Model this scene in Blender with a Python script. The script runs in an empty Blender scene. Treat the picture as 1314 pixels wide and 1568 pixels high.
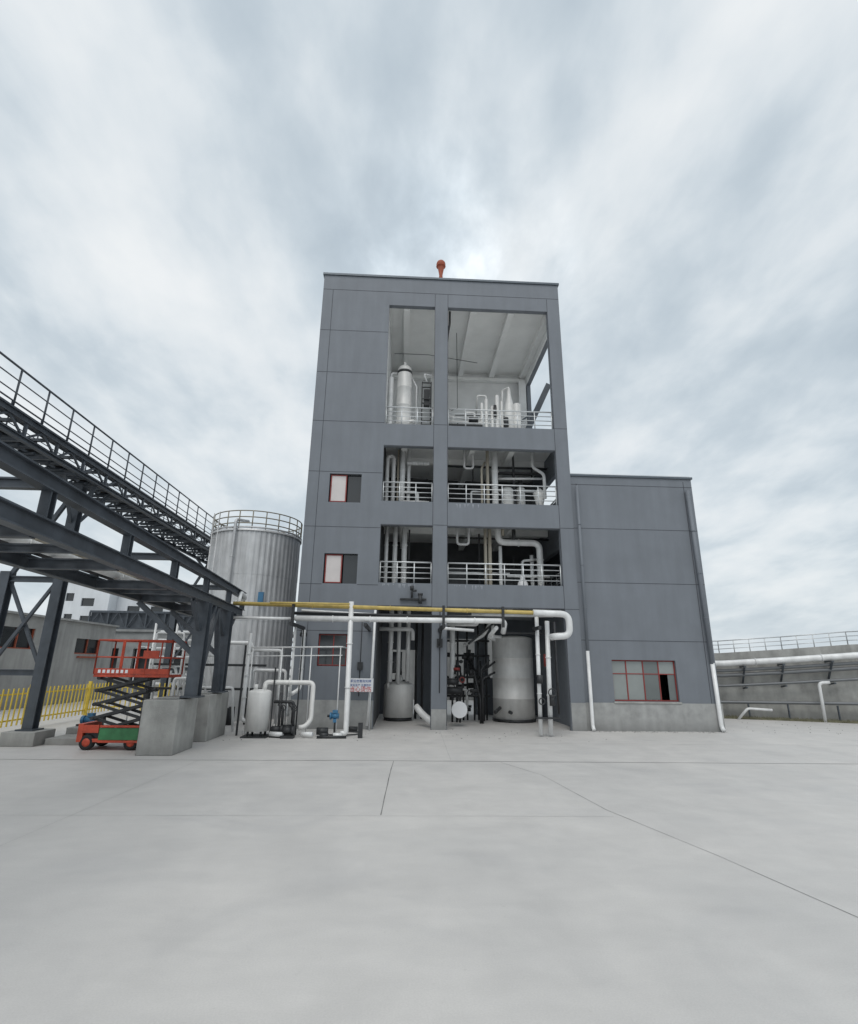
import bpy, bmesh, math, random
from mathutils import Vector, Matrix
random.seed(7)
S=1.6   # metres per layout unit
scene=bpy.context.scene
col=scene.collection

# ------------------------------------------------------------ materials
def mat(name,c,rough=0.6,metal=0.0,var=0.12,scale=1.5,bump=0.0,bscale=40,streak=0.0,c2=None,spec=0.5,grime=0.0,gh=0.5):
    m=bpy.data.materials.new(name); m.use_nodes=True
    nt=m.node_tree; N=nt.nodes; L=nt.links
    b=N['Principled BSDF']
    b.inputs['Roughness'].default_value=rough; b.inputs['Metallic'].default_value=metal
    b.inputs['Specular IOR Level'].default_value=spec
    tc=N.new('ShaderNodeTexCoord')
    n=N.new('ShaderNodeTexNoise'); n.inputs['Scale'].default_value=scale; n.inputs['Detail'].default_value=6; n.inputs['Roughness'].default_value=0.6
    L.new(tc.outputs['Object'],n.inputs['Vector'])
    r=N.new('ShaderNodeValToRGB')
    lo=[x*(1-var) for x in c]; hi=[min(1,x*(1+var)) for x in (c2 or c)]
    r.color_ramp.elements[0].position=0.3; r.color_ramp.elements[0].color=(*lo,1)
    r.color_ramp.elements[1].position=0.7; r.color_ramp.elements[1].color=(*hi,1)
    L.new(n.outputs['Fac'],r.inputs['Fac'])
    out=r.outputs['Color']
    def mul(o,c_):
        mx=N.new('ShaderNodeMix'); mx.data_type='RGBA'; mx.blend_type='MULTIPLY'; mx.inputs['Factor'].default_value=1
        L.new(o,mx.inputs[6]); L.new(c_,mx.inputs[7]); return mx.outputs[2]
    if streak>0:
        mp=N.new('ShaderNodeMapping'); mp.inputs['Scale'].default_value=(1.3,1.3,0.16)
        L.new(tc.outputs['Object'],mp.inputs['Vector'])
        n2=N.new('ShaderNodeTexNoise'); n2.inputs['Scale'].default_value=2.0; n2.inputs['Detail'].default_value=5; n2.inputs['Roughness'].default_value=0.55
        L.new(mp.outputs['Vector'],n2.inputs['Vector'])
        r2=N.new('ShaderNodeValToRGB'); r2.color_ramp.elements[0].position=0.32; r2.color_ramp.elements[1].position=0.68
        r2.color_ramp.elements[0].color=(1-streak,1-streak,1-streak,1); r2.color_ramp.elements[1].color=(1+streak*.4,)*3+(1,)
        L.new(n2.outputs['Fac'],r2.inputs['Fac'])
        out=mul(out,r2.outputs['Color'])
    if grime>0:   # splash dirt just above the ground
        sp=N.new('ShaderNodeSeparateXYZ'); L.new(tc.outputs['Object'],sp.inputs[0])
        ad=N.new('ShaderNodeMath'); ad.operation='MULTIPLY_ADD'; L.new(n.outputs['Fac'],ad.inputs[0]); ad.inputs[1].default_value=-gh*1.2; L.new(sp.outputs['Z'],ad.inputs[2])
        mr=N.new('ShaderNodeMapRange'); L.new(ad.outputs[0],mr.inputs[0]); mr.inputs[1].default_value=-gh*.6; mr.inputs[2].default_value=gh; mr.inputs[3].default_value=1-grime; mr.inputs[4].default_value=1
        cb_=N.new('ShaderNodeCombineXYZ')
        for i in range(3): L.new(mr.outputs[0],cb_.inputs[i])
        out=mul(out,cb_.outputs[0])
    L.new(out,b.inputs['Base Color'])
    if bump>0:
        n3=N.new('ShaderNodeTexNoise'); n3.inputs['Scale'].default_value=bscale; n3.inputs['Detail'].default_value=5
        L.new(tc.outputs['Object'],n3.inputs['Vector'])
        bp=N.new('ShaderNodeBump'); bp.inputs['Strength'].default_value=bump; bp.inputs['Distance'].default_value=0.02
        L.new(n3.outputs['Fac'],bp.inputs['Height']); L.new(bp.outputs['Normal'],b.inputs['Normal'])
    return m
CLAD=mat('grey_cladding',(0.172,0.190,0.215),0.62,var=0.07,scale=0.6,bump=0.18,bscale=60,streak=0.07)
JOINT=mat('dark_joint',(0.055,0.06,0.07),0.8)
COPE=mat('coping_metal',(0.10,0.12,0.14),0.4,0.3)
CEIL=mat('painted_ceiling',(0.80,0.81,0.80),0.85,var=0.06,scale=0.8,bump=0.1)
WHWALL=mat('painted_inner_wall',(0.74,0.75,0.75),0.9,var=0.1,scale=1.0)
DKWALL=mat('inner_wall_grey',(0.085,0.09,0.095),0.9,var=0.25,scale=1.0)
CONC=mat('raw_concrete',(0.36,0.36,0.345),0.9,var=0.2,scale=1.6,bump=0.4,bscale=25,streak=0.18,grime=.25,gh=.3)
PLINTH=mat('plinth_concrete',(0.34,0.345,0.34),0.9,var=0.15,scale=2.5,bump=0.3,bscale=30,streak=0.12,grime=.3,gh=.3)
WHITE=mat('white_pipe_cladding',(0.76,0.77,0.77),0.40,0.05,var=0.08,scale=3,streak=0.14)
ALU=mat('aluminium_cladding',(0.60,0.61,0.62),0.45,0.3,var=0.1,scale=2.0,streak=0.22)
STEELV=mat('stainless_vessel',(0.72,0.72,0.705),0.48,0.08,var=0.08,scale=2.0,streak=0.14)
RAILW=mat('stainless_railing',(0.6,0.62,0.63),0.35,0.4)
STEEL=mat('slate_steel_paint',(0.070,0.082,0.098),0.45,0.1,var=0.22,scale=2.5,streak=0.2)
DARK=mat('dark_machinery',(0.035,0.037,0.04),0.5,0.2,var=0.3,scale=5)
BLACK=mat('rubber_black',(0.015,0.015,0.016),0.8)
YEL=mat('yellow_gas_pipe',(0.54,0.41,0.13),0.5,var=0.14,scale=4,streak=0.2)
YELF=mat('yellow_fence_paint',(0.72,0.54,0.08),0.5,var=0.12,scale=4)
BEIGE=mat('beige_pipe',(0.50,0.46,0.38),0.5,var=0.1,streak=.1)
RED=mat('red_window_frame',(0.24,0.035,0.03),0.45,var=0.1)
LRED=mat('lift_red_paint',(0.48,0.065,0.03),0.5,var=0.25,scale=5,streak=.2)
GREEN=mat('lift_green_paint',(0.04,0.18,0.07),0.5,var=0.2,scale=5,streak=.2)
BLUE=mat('blue_motor_paint',(0.05,0.17,0.31),0.45,var=0.15,scale=5)
RUST=mat('red_oxide_paint',(0.33,0.08,0.04),0.6,var=0.2,scale=8)
SIGNW=mat('sign_white',(0.75,0.76,0.78),0.4,var=0.03)
SIGNR=mat('sign_red',(0.6,0.04,0.04),0.5,var=0.03)
SIGNB=mat('sign_blue',(0.04,0.10,0.35),0.5,var=0.03)
CURT=mat('window_pane_light',(0.62,0.58,0.57),0.25,var=0.06,scale=1.5)
OLDW=mat('old_render_wall',(0.35,0.35,0.34),0.9,var=0.15,scale=0.6,bump=0.2,streak=0.2,grime=.25,gh=.6)
WHB=mat('white_render_wall',(0.68,0.71,0.74),0.8,var=0.06,scale=0.3,streak=0.08)
SOIL=mat('dry_grass_soil',(0.16,0.155,0.10),0.95,var=0.4,scale=3,bump=0.8,bscale=12)
def glass(name,c):
    m=mat(name,c,0.08,0.0,var=0.1,scale=0.7,spec=0.8); return m
GLASS=glass('window_glass',(0.13,0.15,0.15))
DGLASS=glass('dark_glass_and_shade',(0.02,0.024,0.028))  # dark panes, also the painted shade in the open tower windows
STAIN=mat('efflorescence_stain',(0.30,0.32,0.35),0.8,var=0.2,scale=3)

# ------------------------------------------------------------ builders (layout units -> metres)
def V(*a): return Vector(a)*S
def new(): return bmesh.new()
def box(bm,x0,x1,y0,y1,z0,z1):
    x0,x1=sorted((x0,x1)); y0,y1=sorted((y0,y1)); z0,z1=sorted((z0,z1))
    v=[bm.verts.new(V(x,y,z)) for z in (z0,z1) for y in (y0,y1) for x in (x0,x1)]
    for f in ((0,2,3,1),(4,5,7,6),(0,1,5,4),(2,6,7,3),(0,4,6,2),(1,3,7,5)): bm.faces.new([v[i] for i in f])
def beam(bm,p0,p1,w,h,up=(0,0,1)):
    p0=V(*p0);p1=V(*p1); d=(p1-p0).normalized(); u=Vector(up)
    if abs(d.dot(u))>0.98: u=Vector((0,1,0))
    s=d.cross(u).normalized(); u=s.cross(d).normalized()
    s*=w*S/2; u=u*h*S/2
    v=[bm.verts.new(p+a*s+b*u) for p in (p0,p1) for a,b in ((-1,-1),(1,-1),(1,1),(-1,1))]
    for f in ((0,1,2,3),(7,6,5,4),(0,4,5,1),(1,5,6,2),(2,6,7,3),(3,7,4,0)): bm.faces.new([v[i] for i in f])
def ibeam(bm,p0,p1,w,h,t=0.018,up=(0,0,1)):
    a=Vector(p0);b=Vector(p1); d=(b-a).normalized(); u=Vector(up)
    if abs(d.dot(u))>0.98: u=Vector((0,1,0))
    s=d.cross(u).normalized(); u=s.cross(d).normalized()
    o=u*(h/2-t/2)
    beam(bm,a+o,b+o,w,t,up); beam(bm,a-o,b-o,w,t,up); beam(bm,a,b,t,h-2*t,up)
def ring(bm,c,d,r,seg,ref=None):
    d=d.normalized()
    if ref is None:
        ref=Vector((0,0,1)) if abs(d.z)<0.9 else Vector((1,0,0))
    a=(ref-d*ref.dot(d)).normalized(); b=d.cross(a)
    return [bm.verts.new(c+(a*math.cos(2*math.pi*i/seg)+b*math.sin(2*math.pi*i/seg))*r) for i in range(seg)],a
def skin(bm,R1,R2,smooth=True):
    n=len(R1)
    for i in range(n):
        f=bm.faces.new((R1[i],R1[(i+1)%n],R2[(i+1)%n],R2[i])); f.smooth=smooth
def lathe(bm,base,axis,prof,seg=32,caps=True):
    base=V(*base); axis=Vector(axis).normalized(); prev=None; ref=None; first=None
    for t,r in prof:
        R,ref=ring(bm,base+axis*t*S,axis,max(r,0.0005)*S,seg,ref)
        if prev: skin(bm,prev,R)
        else: first=R
        prev=R
    if caps:
        bm.faces.new(first[::-1]); bm.faces.new(prev)
def cyl(bm,p0,p1,r,seg=12):
    d=Vector(p1)-Vector(p0); lathe(bm,p0,d,[(0,r),(d.length,r)],seg)
def vessel(bm,x,y,z0,z1,r,dome=0.12,seg=36):
    pr=[(0,r)]
    h=z1-z0
    nb=max(1,int(h/0.55))
    for i in range(1,nb):
        zz=h*i/nb; pr+= [(zz-.012,r),(zz-.008,r*1.012),(zz+.008,r*1.012),(zz+.012,r)]
    pr.append((h,r))
    for k in range(1,7):
        a=math.pi/2*k/6.; pr.append((h+dome*math.sin(a),r*math.cos(a)))
    lathe(bm,(x,y,z0),(0,0,1),pr,seg)
def pipe(bm,pts,r,seg=12,bend=None,flanges=0):
    P=[Vector(p) for p in pts]; bend=bend or r*2.2
    Q=[P[0]]
    for i in range(1,len(P)-1):
        a,b,c=P[i-1],P[i],P[i+1]
        d1=(a-b); d2=(c-b); l=min(bend,d1.length*.49,d2.length*.49)
        p1=b+d1.normalized()*l; p2=b+d2.normalized()*l
        for k in range(7):
            t=k/6.; Q.append(p1*(1-t)**2+b*2*t*(1-t)+p2*t*t)
    Q.append(P[-1])
    prev=None; ref=None; first=None
    for i,q in enumerate(Q):
        d=(Q[min(i+1,len(Q)-1)]-Q[max(i-1,0)])
        if d.length<1e-6: continue
        R,ref2=ring(bm,q*S,d,r*S,seg,ref); ref=ref2
        if prev: skin(bm,prev,R)
        else: first=R
        prev=R
    bm.faces.new(first[::-1]); bm.faces.new(prev)
    if flanges:
        for i in range(len(P)-1):
            d=P[i+1]-P[i]
            n=int(d.length/flanges)
            for k in range(1,n+1):
                q=P[i]+d*(k/(n+1.)); dn=d.normalized()
                lathe(bm,q-dn*.012,dn,[(0,r*1.25),(.024,r*1.25)],seg)
def ballv(bm,c,r,seg=12):
    lathe(bm,(c[0],c[1],c[2]-r),(0,0,1),[(r-r*math.cos(math.pi*k/8),r*math.sin(math.pi*k/8)) for k in range(9)],seg)
def torus(bm,c,axis,R,r,seg=20,ps=8):
    c=V(*c); axis=Vector(axis).normalized()
    ref=Vector((0,0,1)) if abs(axis.z)<.9 else Vector((1,0,0))
    a=(ref-axis*ref.dot(axis)).normalized(); b=axis.cross(a)
    rings=[]
    for i in range(seg):
        t=2*math.pi*i/seg; d=a*math.cos(t)+b*math.sin(t)
        rings.append([bm.verts.new(c+d*(R+r*math.cos(2*math.pi*k/ps))*S+axis*r*S*math.sin(2*math.pi*k/ps)) for k in range(ps)])
    for i in range(seg): skin(bm,rings[i],rings[(i+1)%seg])
def empty(name):
    e=bpy.data.objects.new(name,None); col.objects.link(e); return e
def fin(bm,name,m,parent=None,bevel=0.0):
    bmesh.ops.recalc_face_normals(bm,faces=bm.faces)
    me=bpy.data.meshes.new(name); bm.to_mesh(me); bm.free(); me.materials.append(m)
    o=bpy.data.objects.new(name,me); col.objects.link(o)
    if parent: o.parent=parent
    if bevel>0:
        md=o.modifiers.new('bevel','BEVEL'); md.width=bevel; md.segments=2; md.limit_method='ANGLE'
    return o
def wallgrid(bm,x0,x1,z0,z1,holes,y0,y1,axis='x'):
    xs=sorted(set([x0,x1]+[a for h in holes for a in h[:2] if x0<a<x1])); zs=sorted(set([z0,z1]+[a for h in holes for a in h[2:] if z0<a<z1]))
    def isin(i,j):
        if i<0 or j<0 or i>=len(xs)-1 or j>=len(zs)-1: return False
        cx=(xs[i]+xs[i+1])/2; cz=(zs[j]+zs[j+1])/2
        return not any(h[0]<cx<h[1] and h[2]<cz<h[3] for h in holes)
    def p(a,b,c): return bm.verts.new(V(a,b,c) if axis=='x' else V(b,a,c))
    for i in range(len(xs)-1):
        for j in range(len(zs)-1):
            if not isin(i,j): continue
            a,b,c,d=xs[i],xs[i+1],zs[j],zs[j+1]
            for y in (y0,y1): bm.faces.new((p(a,y,c),p(b,y,c),p(b,y,d),p(a,y,d)))
            if not isin(i-1,j): bm.faces.new((p(a,y0,c),p(a,y1,c),p(a,y1,d),p(a,y0,d)))
            if not isin(i+1,j): bm.faces.new((p(b,y0,c),p(b,y1,c),p(b,y1,d),p(b,y0,d)))
            if not isin(i,j-1): bm.faces.new((p(a,y0,c),p(b,y0,c),p(b,y1,c),p(a,y1,c)))
            if not isin(i,j+1): bm.faces.new((p(a,y0,d),p(b,y0,d),p(b,y1,d),p(a,y1,d)))
    bmesh.ops.remove_doubles(bm,verts=bm.verts,dist=1e-5)
def rail(bm,p0,p1,h=0.62,n=4,sp=0.55,r=0.014,rp=0.018,top=0.022):
    a=Vector(p0); b=Vector(p1); d=b-a; k=max(1,round(d.length/sp))
    for i in range(k+1):
        q=a+d*(i/k); cyl(bm,q,q+Vector((0,0,h)),rp,8)
    for j in range(1,n+1):
        o=Vector((0,0,h*j/n)); cyl(bm,a+o,b+o,top if j==n else r,8)

# ------------------------------------------------------------ ground
def ground():
    g=empty('ground')
    bm=new(); R=260
    vs=[bm.verts.new(V(x,y,0)) for x,y in ((-R,-R),(R,-R),(R,R),(-R,R))]; bm.faces.new(vs)
    m=bpy.data.materials.new('concrete_yard'); m.use_nodes=True; nt=m.node_tree; N=nt.nodes; L=nt.links; b=N['Principled BSDF']
    tc=N.new('ShaderNodeTexCoord')
    def noise(sc,det,vec=None,scl=(1,1,1),ro=0.6,dist=0,rot=0):
        mp=N.new('ShaderNodeMapping'); mp.inputs['Scale'].default_value=scl; mp.inputs['Rotation'].default_value=(0,0,rot); L.new(tc.outputs['Object'],mp.inputs['Vector'])
        n=N.new('ShaderNodeTexNoise'); n.inputs['Scale'].default_value=sc; n.inputs['Detail'].default_value=det; n.inputs['Roughness'].default_value=ro; n.inputs['Distortion'].default_value=dist
        L.new(mp.outputs['Vector'],n.inputs['Vector']); return n.outputs['Fac']
    def ramp(f,a,b_,ca,cb):
        r=N.new('ShaderNodeValToRGB'); r.color_ramp.elements[0].position=a; r.color_ramp.elements[1].position=b_
        r.color_ramp.elements[0].color=(*ca,1); r.color_ramp.elements[1].color=(*cb,1); L.new(f,r.inputs['Fac']); return r.outputs['Color']
    def mul(a,b_):
        x=N.new('ShaderNodeMix'); x.data_type='RGBA'; x.blend_type='MULTIPLY'; x.inputs['Factor'].default_value=1; L.new(a,x.inputs[6]); L.new(b_,x.inputs[7]); return x.outputs[2]
    c=ramp(noise(0.18,4,dist=0.4),0.32,0.68,(0.535,0.525,0.51),(0.60,0.583,0.56))
    c=mul(c,ramp(noise(0.9,5,scl=(1,0.6,1),dist=0.5,rot=.5),0.32,0.68,(0.93,0.932,0.936),(1.02,1.02,1.02)))
    c=mul(c,ramp(noise(2.6,6,scl=(0.45,1,1),dist=0.3,rot=-.35),0.36,0.64,(0.96,0.96,0.962),(1.02,1.02,1.02)))
    c=mul(c,ramp(noise(0.42,3,dist=1.0,rot=1),0.55,0.75,(1,1,1),(0.92,0.925,0.935)))
    c=mul(c,ramp(noise(7,8,ro=.7),0.62,0.74,(1,1,1),(0.90,0.90,0.89)))
    c=mul(c,ramp(noise(55,4),0.35,0.65,(0.95,0.95,0.95),(1.03,1.03,1.03)))
    L.new(c,b.inputs['Base Color'])
    rr=ramp(noise(0.8,5),0.3,0.7,(0.5,)*3,(0.75,)*3); L.new(rr,b.inputs['Roughness'])
    bp=N.new('ShaderNodeBump'); bp.inputs['Strength'].default_value=0.15; bp.inputs['Distance'].default_value=0.01
    L.new(noise(90,4),bp.inputs['Height']); L.new(bp.outputs['Normal'],b.inputs['Normal'])
    fin(bm,'concrete_slab',m,g)
    bm=new(); z=0.004/S
    def strip(pts,w):
        for (a,b_) in zip(pts[:-1],pts[1:]):
            a=Vector(a);b2=Vector(b_);d=(b2-a).normalized();s=Vector((-d.y,d.x))*w/2
            n=max(1,int((b2-a).length/0.35)); 
            P=[a+(b2-a)*(k/n)+(s.normalized()*random.uniform(-.35,.35)*w if 0<k<n else Vector((0,0))) for k in range(n+1)]
            W_=[random.uniform(.7,1.15) for _ in P]
            for k in range(n):
                p,q=P[k],P[k+1]
                bm.faces.new([bm.verts.new(V(t.x,t.y,z)) for t in (p-s*W_[k],q-s*W_[k+1],q+s*W_[k+1],p+s*W_[k])])
    strip([(-25,-4.62),(-6.6,-4.6),(-.1,-4.54),(8.2,-4.63),(20,-4.7)],0.020)
    fin(bm,'slab_joint_dark',mat('joint_dark',(0.15,0.15,0.15),0.9,var=.4,scale=1.2),g)
    bm=new()
    strip([(-.1,-4.56),(-.15,-6),(-.19,-7.95)],0.013)
    fin(bm,'slab_joint_saw_cut',mat('joint_saw',(0.20,0.20,0.195),0.9,var=.4),g)
    bm=new()
    strip([(1.75,-4.65),(2.19,-5.72),(2.43,-7.72),(2.87,-9.3),(3.12,-10.45),(3.6,-13.5)],0.007)
    fin(bm,'slab_joint_thin',mat('joint_thin',(0.30,0.30,0.29),0.9,var=.4),g)
    bm=new()
    strip([(-6,-7.96),(-.19,-7.98),(2.4,-8.0)],0.005)
    strip([(-3.4,-4.64),(-3.7,-14)],0.005)
    strip([(0.9,-4.5),(1.0,-.3)],0.009); strip([(-5,-.1),(-4,-2.4),(8.7,-2.3),(22,-2.2)],0.008)
    strip([(8.8,-2.3),(9.0,-13)],0.007)
    fin(bm,'slab_joint_faint',mat('joint_faint',(0.42,0.42,0.41),0.9),g)
ground()
E=empty('gravel_debris')
bm=new(); random.seed(31)
for i in range(420):
    k=random.random()
    if k<.35: x=random.uniform(4.9,8.6); y=-abs(random.gauss(0,.12))-.01
    elif k<.7: x=random.uniform(-6.5,4.8); y=random.uniform(-2.2,.2)
    else: x=random.uniform(8.8,20); y=random.uniform(0,3.2)-(x-9)*.2
    s=random.uniform(.004,.012)
    box(bm,x-s,x+s,y-s*.8,y+s*.8,0.001,s*random.uniform(.7,1.2))
fin(bm,'stones',OLDW,E)

# ------------------------------------------------------------ main building
B=empty('factory_building')
TX0,TX1,TZ,TY=-2.87,4.87,13.9,4.6
openL=(-.71,.78); openR=(1.19,4.46)
lv=[(0,3.13),(3.77,5.42),(6.14,7.86),(8.58,12.8)]
holes=[(a,b,z0,z1) for (z0,z1) in lv for (a,b) in (openL,openR)]
wins=[(-2.24,-1.32,6.06,6.93),(-2.24,-1.31,3.72,4.56),(-2.24,-1.47,1.54,2.37)]
bm=new(); wallgrid(bm,TX0,TX1,0.0,TZ-.06,holes+wins,0,0.16); fin(bm,'tower_front_wall',CLAD,B)
bm=new()
sideholes=[(0.5,4.1,lv[k][0]+.0,lv[k][1]-.35) for k in (1,2,3)]
sideholes[2]=(0.5,4.1,8.58,12.45)
wallgrid(bm,0.165,TY-.165,0,TZ-.06,sideholes,TX1-.15,TX1,'y'); fin(bm,'tower_side_wall_right',CLAD,B)
bm=new(); wallgrid(bm,0.165,TY-.165,0,TZ-.06,[],TX0,TX0+.15,'y'); fin(bm,'tower_side_wall_left',CLAD,B)
bm=new(); wallgrid(bm,TX0,TX1,0,TZ-.06,[(1.45,2.55,-.1,2.5),(-.5,.5,-.1,2.1),(3.0,4.3,1.2,2.6)],TY-.16,TY); fin(bm,'tower_rear_wall',CLAD,B)
bm=new(); box(bm,-.71,4.70,4.30,4.43,8.6,13.0); box(bm,-.86,-.715,.17,4.29,8.6,13.0); box(bm,4.66,4.715,.17,.498,8.6,12.97); box(bm,4.66,4.715,.5,4.28,12.46,12.97); fin(bm,'upper_floor_lining',WHWALL,B)
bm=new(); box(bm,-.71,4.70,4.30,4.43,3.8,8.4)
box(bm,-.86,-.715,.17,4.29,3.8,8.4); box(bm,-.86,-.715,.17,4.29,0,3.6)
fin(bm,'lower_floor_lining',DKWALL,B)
bm=new()
for z in (3.66,6.03,8.47): box(bm,-.71,4.71,.165,4.29,z-.12,z)
box(bm,TX0+.16,TX1-.16,.165,4.43,12.98,13.12)
for z in (3.54,5.91,8.35):
    for x in (-.1,2.05,3.3): box(bm,x-.09,x+.09,.17,4.28,z-.26,z-.003)
    box(bm,-.70,4.70,2.1,2.28,z-.2,z-.004)
for x in (-.14,2.05,3.3): box(bm,x-.10,x+.10,.17,4.29,12.74,12.977)
box(bm,4.45,4.655,.17,4.29,12.74,12.977)
box(bm,-.70,4.65,4.1,4.28,12.6,12.73)
fin(bm,'floor_slabs_and_beams',CEIL,B)
bm=new()
for x in (0.98,4.50): box(bm,x-.14,x+.14,3.95,4.09,8.48,12.58)
fin(bm,'inner_columns',WHWALL,B)
bm=new(); box(bm,TX0-.04,TX1+.04,-.04,.20,TZ-.058,TZ+.02); box(bm,TX0-.04,TX0+.19,.203,TY,TZ-.058,TZ+.02); box(bm,TX1-.19,TX1+.04,.203,TY,TZ-.058,TZ+.02)
fin(bm,'tower_coping',COPE,B,0.01)
bm=new(); j=.0075
def hj(x0,x1,z): box(bm,x0,x1,-.0025,-.0001,z-j,z+j)
def vj(x,z0,z1): box(bm,x-j,x+j,-.0027,-.0003,z0,z1)
hj(TX0,TX1,13.30)
for z in (11.77,10.27,8.61,6.99,5.33,3.70,2.45):
    if z==3.70: hj(TX0,-2.26,z); hj(-1.29,-.72,z)
    else: hj(TX0,-.72,z)
vj(-2.55,0.7,13.285)
vj(-.72,.7,3.1);
for (a,b) in ((-.71,.78),(1.19,4.46)):
    for z in (3.13,5.42,7.86): hj(a,b,z+.012)
vj(.775,0.1,13.28); vj(1.195,.1,13.28); vj(4.465,.7,13.28)
hj(.79,1.18,5.45); hj(.79,1.18,8.6); hj(.79,1.18,3.13); hj(4.48,TX1,8.6); hj(4.48,TX1,5.45); hj(4.48,TX1,3.13)
fin(bm,'cladding_joints',JOINT,B)
bm=new()
random.seed(21)
for (xa,xb,zt_) in ((1.3,2.3,3.74),(-.6,.3,3.74),(1.4,2.2,6.1)):
    x=xa
    while x<xb:
        wv=random.uniform(.015,.05); h=random.uniform(.03,.13)
        if random.random()<.45:
            bm.faces.new([bm.verts.new(V(*q)) for q in ((x,-.0012,zt_),(x+wv,-.0012,zt_),(x+wv*.6,-.0012,zt_-h),(x+wv*.4,-.0012,zt_-h))])
        x+=wv
fin(bm,'efflorescence_stains',STAIN,B)
bm=new(); box(bm,TX0-.02,-.73,-.022,-.004,0,.70); box(bm,4.48,TX1+.0,-.022,-.004,0,.69); box(bm,.79,1.18,-.018,-.004,0,.5)
fin(bm,'tower_plinth',PLINTH,B)
# wing
WX0,WX1,WZ=TX1+.004,8.58,7.13
bm=new(); wallgrid(bm,WX0,WX1,0,WZ-.05,[(5.69,7.46,.74,1.80)],.06,.22); box(bm,WX1-.16,WX1,.222,4.5,0,WZ-.05); box(bm,WX0,WX1,4.502,4.6,0,WZ-.05)
box(bm,WX0,WX1-.165,.225,4.5,WZ-.5,WZ-.35); fin(bm,'wing_walls',CLAD,B)
bm=new(); box(bm,WX0,WX1+.04,.02,.26,WZ-.048,WZ+.02); box(bm,WX1-.18,WX1+.04,.263,4.6,WZ-.048,WZ+.02); fin(bm,'wing_coping',COPE,B,0.01)
bm=new()
for i in range(14): cyl(bm,(5.0+i*.27,.12,WZ+.02),(5.0+i*.27,.12,WZ+.07),.006,6)
cyl(bm,(4.9,.12,WZ+.07),(8.6,.12,WZ+.07),.004,6)
fin(bm,'lightning_strip',RAILW,B)
bm=new()
for z in (5.48,3.90,2.31): box(bm,WX0,WX1,.0575,.0595,z-j,z+j)
box(bm,5.04,5.06,.057,.0594,.7,6.85); box(bm,WX1-.26,WX1-.243,.057,.0594,.7,7.0); box(bm,WX0,WX1,.057,.0594,6.82,6.835)
fin(bm,'wing_joints',JOINT,B)
bm=new(); wallgrid(bm,WX0,WX1+.02,0,.70,[],.035,.056); box(bm,WX1+.002,WX1+.02,.06,4.5,0,.70); fin(bm,'wing_plinth',PLINTH,B)
bm=new(); box(bm,5.66,7.49,.01,.058,.69,.73); fin(bm,'window_sill',CONC,B)
def window(x0,x1,z0,z1,y,muls,trans,panes,fw=.035,depth=.05,name='window'):
    bm=new(); box(bm,x0,x0+fw,y,y+depth,z0,z1); box(bm,x1-fw,x1,y,y+depth,z0,z1); box(bm,x0+fw,x1-fw,y,y+depth,z0,z0+fw); box(bm,x0+fw,x1-fw,y,y+depth,z1-fw,z1)
    for m_ in muls: box(bm,m_-fw*.5,m_+fw*.5,y+.003,y+depth-.003,z0+fw,z1-fw)
    for (a,b,z) in trans: box(bm,a,b,y+.006,y+depth-.006,z-fw*.4,z+fw*.4)
    fin(bm,name+'_frame',RED,B,0.006)
    for i,(a,b,c,d,mt) in enumerate(panes):
        bm=new(); box(bm,a,b,y+.02,y+.026,c,d); fin(bm,name+'_pane',mt,B)
CLEARP=glass('window_glass_light',(0.24,0.265,0.26))
window(5.69,7.46,.74,1.80,.13,[6.10,6.57,7.0],[(5.72,7.43,1.44)],[(5.72,6.57,.775,1.765,CLEARP),(6.57,7.0,.775,1.765,GLASS),(7.0,7.43,1.44,1.765,CLEARP),(7.24,7.43,.775,1.44,GLASS)],fw=.03)
bm=new(); wallgrid(bm,5.2,8.3,0.0,2.9,[],2.5,2.55); box(bm,6.9,7.3,1.8,2.1,0,1.2); fin(bm,'wing_inner_wall',DKWALL,B)
bm=new(); cyl(bm,(7.08,1.0,.2),(7.08,1.0,1.35),.05); cyl(bm,(7.2,1.2,.9),(7.45,1.2,.9),.04); cyl(bm,(7.18,.8,.2),(7.18,.8,1.1),.03); fin(bm,'wing_inner_pipes',WHITE,B)
for (x0,x1,z0,z1) in wins[:2]:
    window(x0+.03,x0+.5,z0+.02,z1-.02,.05,[],[],[(x0+.06,x0+.47,z0+.05,z1-.05,CURT)],fw=.03,name='tower_window')
    bm=new(); box(bm,x0+.53,x1,.12,.125,z0,z1); fin(bm,'tower_window_open_shade',DGLASS,B)  # near-black sheet painted as the shade inside the open window half
    bm=new(); box(bm,x0-.2,x1+.2,1.2,1.25,z0-.5,z1+.5); fin(bm,'room_partition',DKWALL,B)
x0,x1,z0,z1=wins[2]
window(x0+.01,x1-.01,z0+.01,z1-.01,.06,[x0+.40],[],[(x0+.03,x1-.03,z0+.03,z1-.03,DGLASS)],fw=.025,name='ground_window')
bm=new(); pipe(bm,[(5.02,-.07,6.74),(5.0,-.07,2.0)],.042,flanges=1.4); pipe(bm,[(8.38,-.03,6.70),(8.44,-.03,1.72)],.055,flanges=1.4)
fin(bm,'downpipe_upper',CLAD,B)
bm=new(); pipe(bm,[(5.0,-.07,2.02),(5.0,-.07,.12),(5.01,-.12,.03)],.047); pipe(bm,[(8.44,-.03,1.75),(8.46,-.03,.14),(8.47,-.10,.03)],.055)
fin(bm,'downpipe_lower',WHITE,B)
bm=new()
for z in (3.77,6.14,8.58):
    rail(bm,(openL[0]+.03,.08,z),(openL[1]-.03,.08,z),.60,4,.5)
    rail(bm,(openR[0]+.03,.08,z),(openR[1]-.03,.08,z),.60,4,.55)
    rail(bm,(TX1-.08,.52,z),(TX1-.08,4.08,z),.60,4,.6)
fin(bm,'balcony_railings',RAILW,B)
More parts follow.
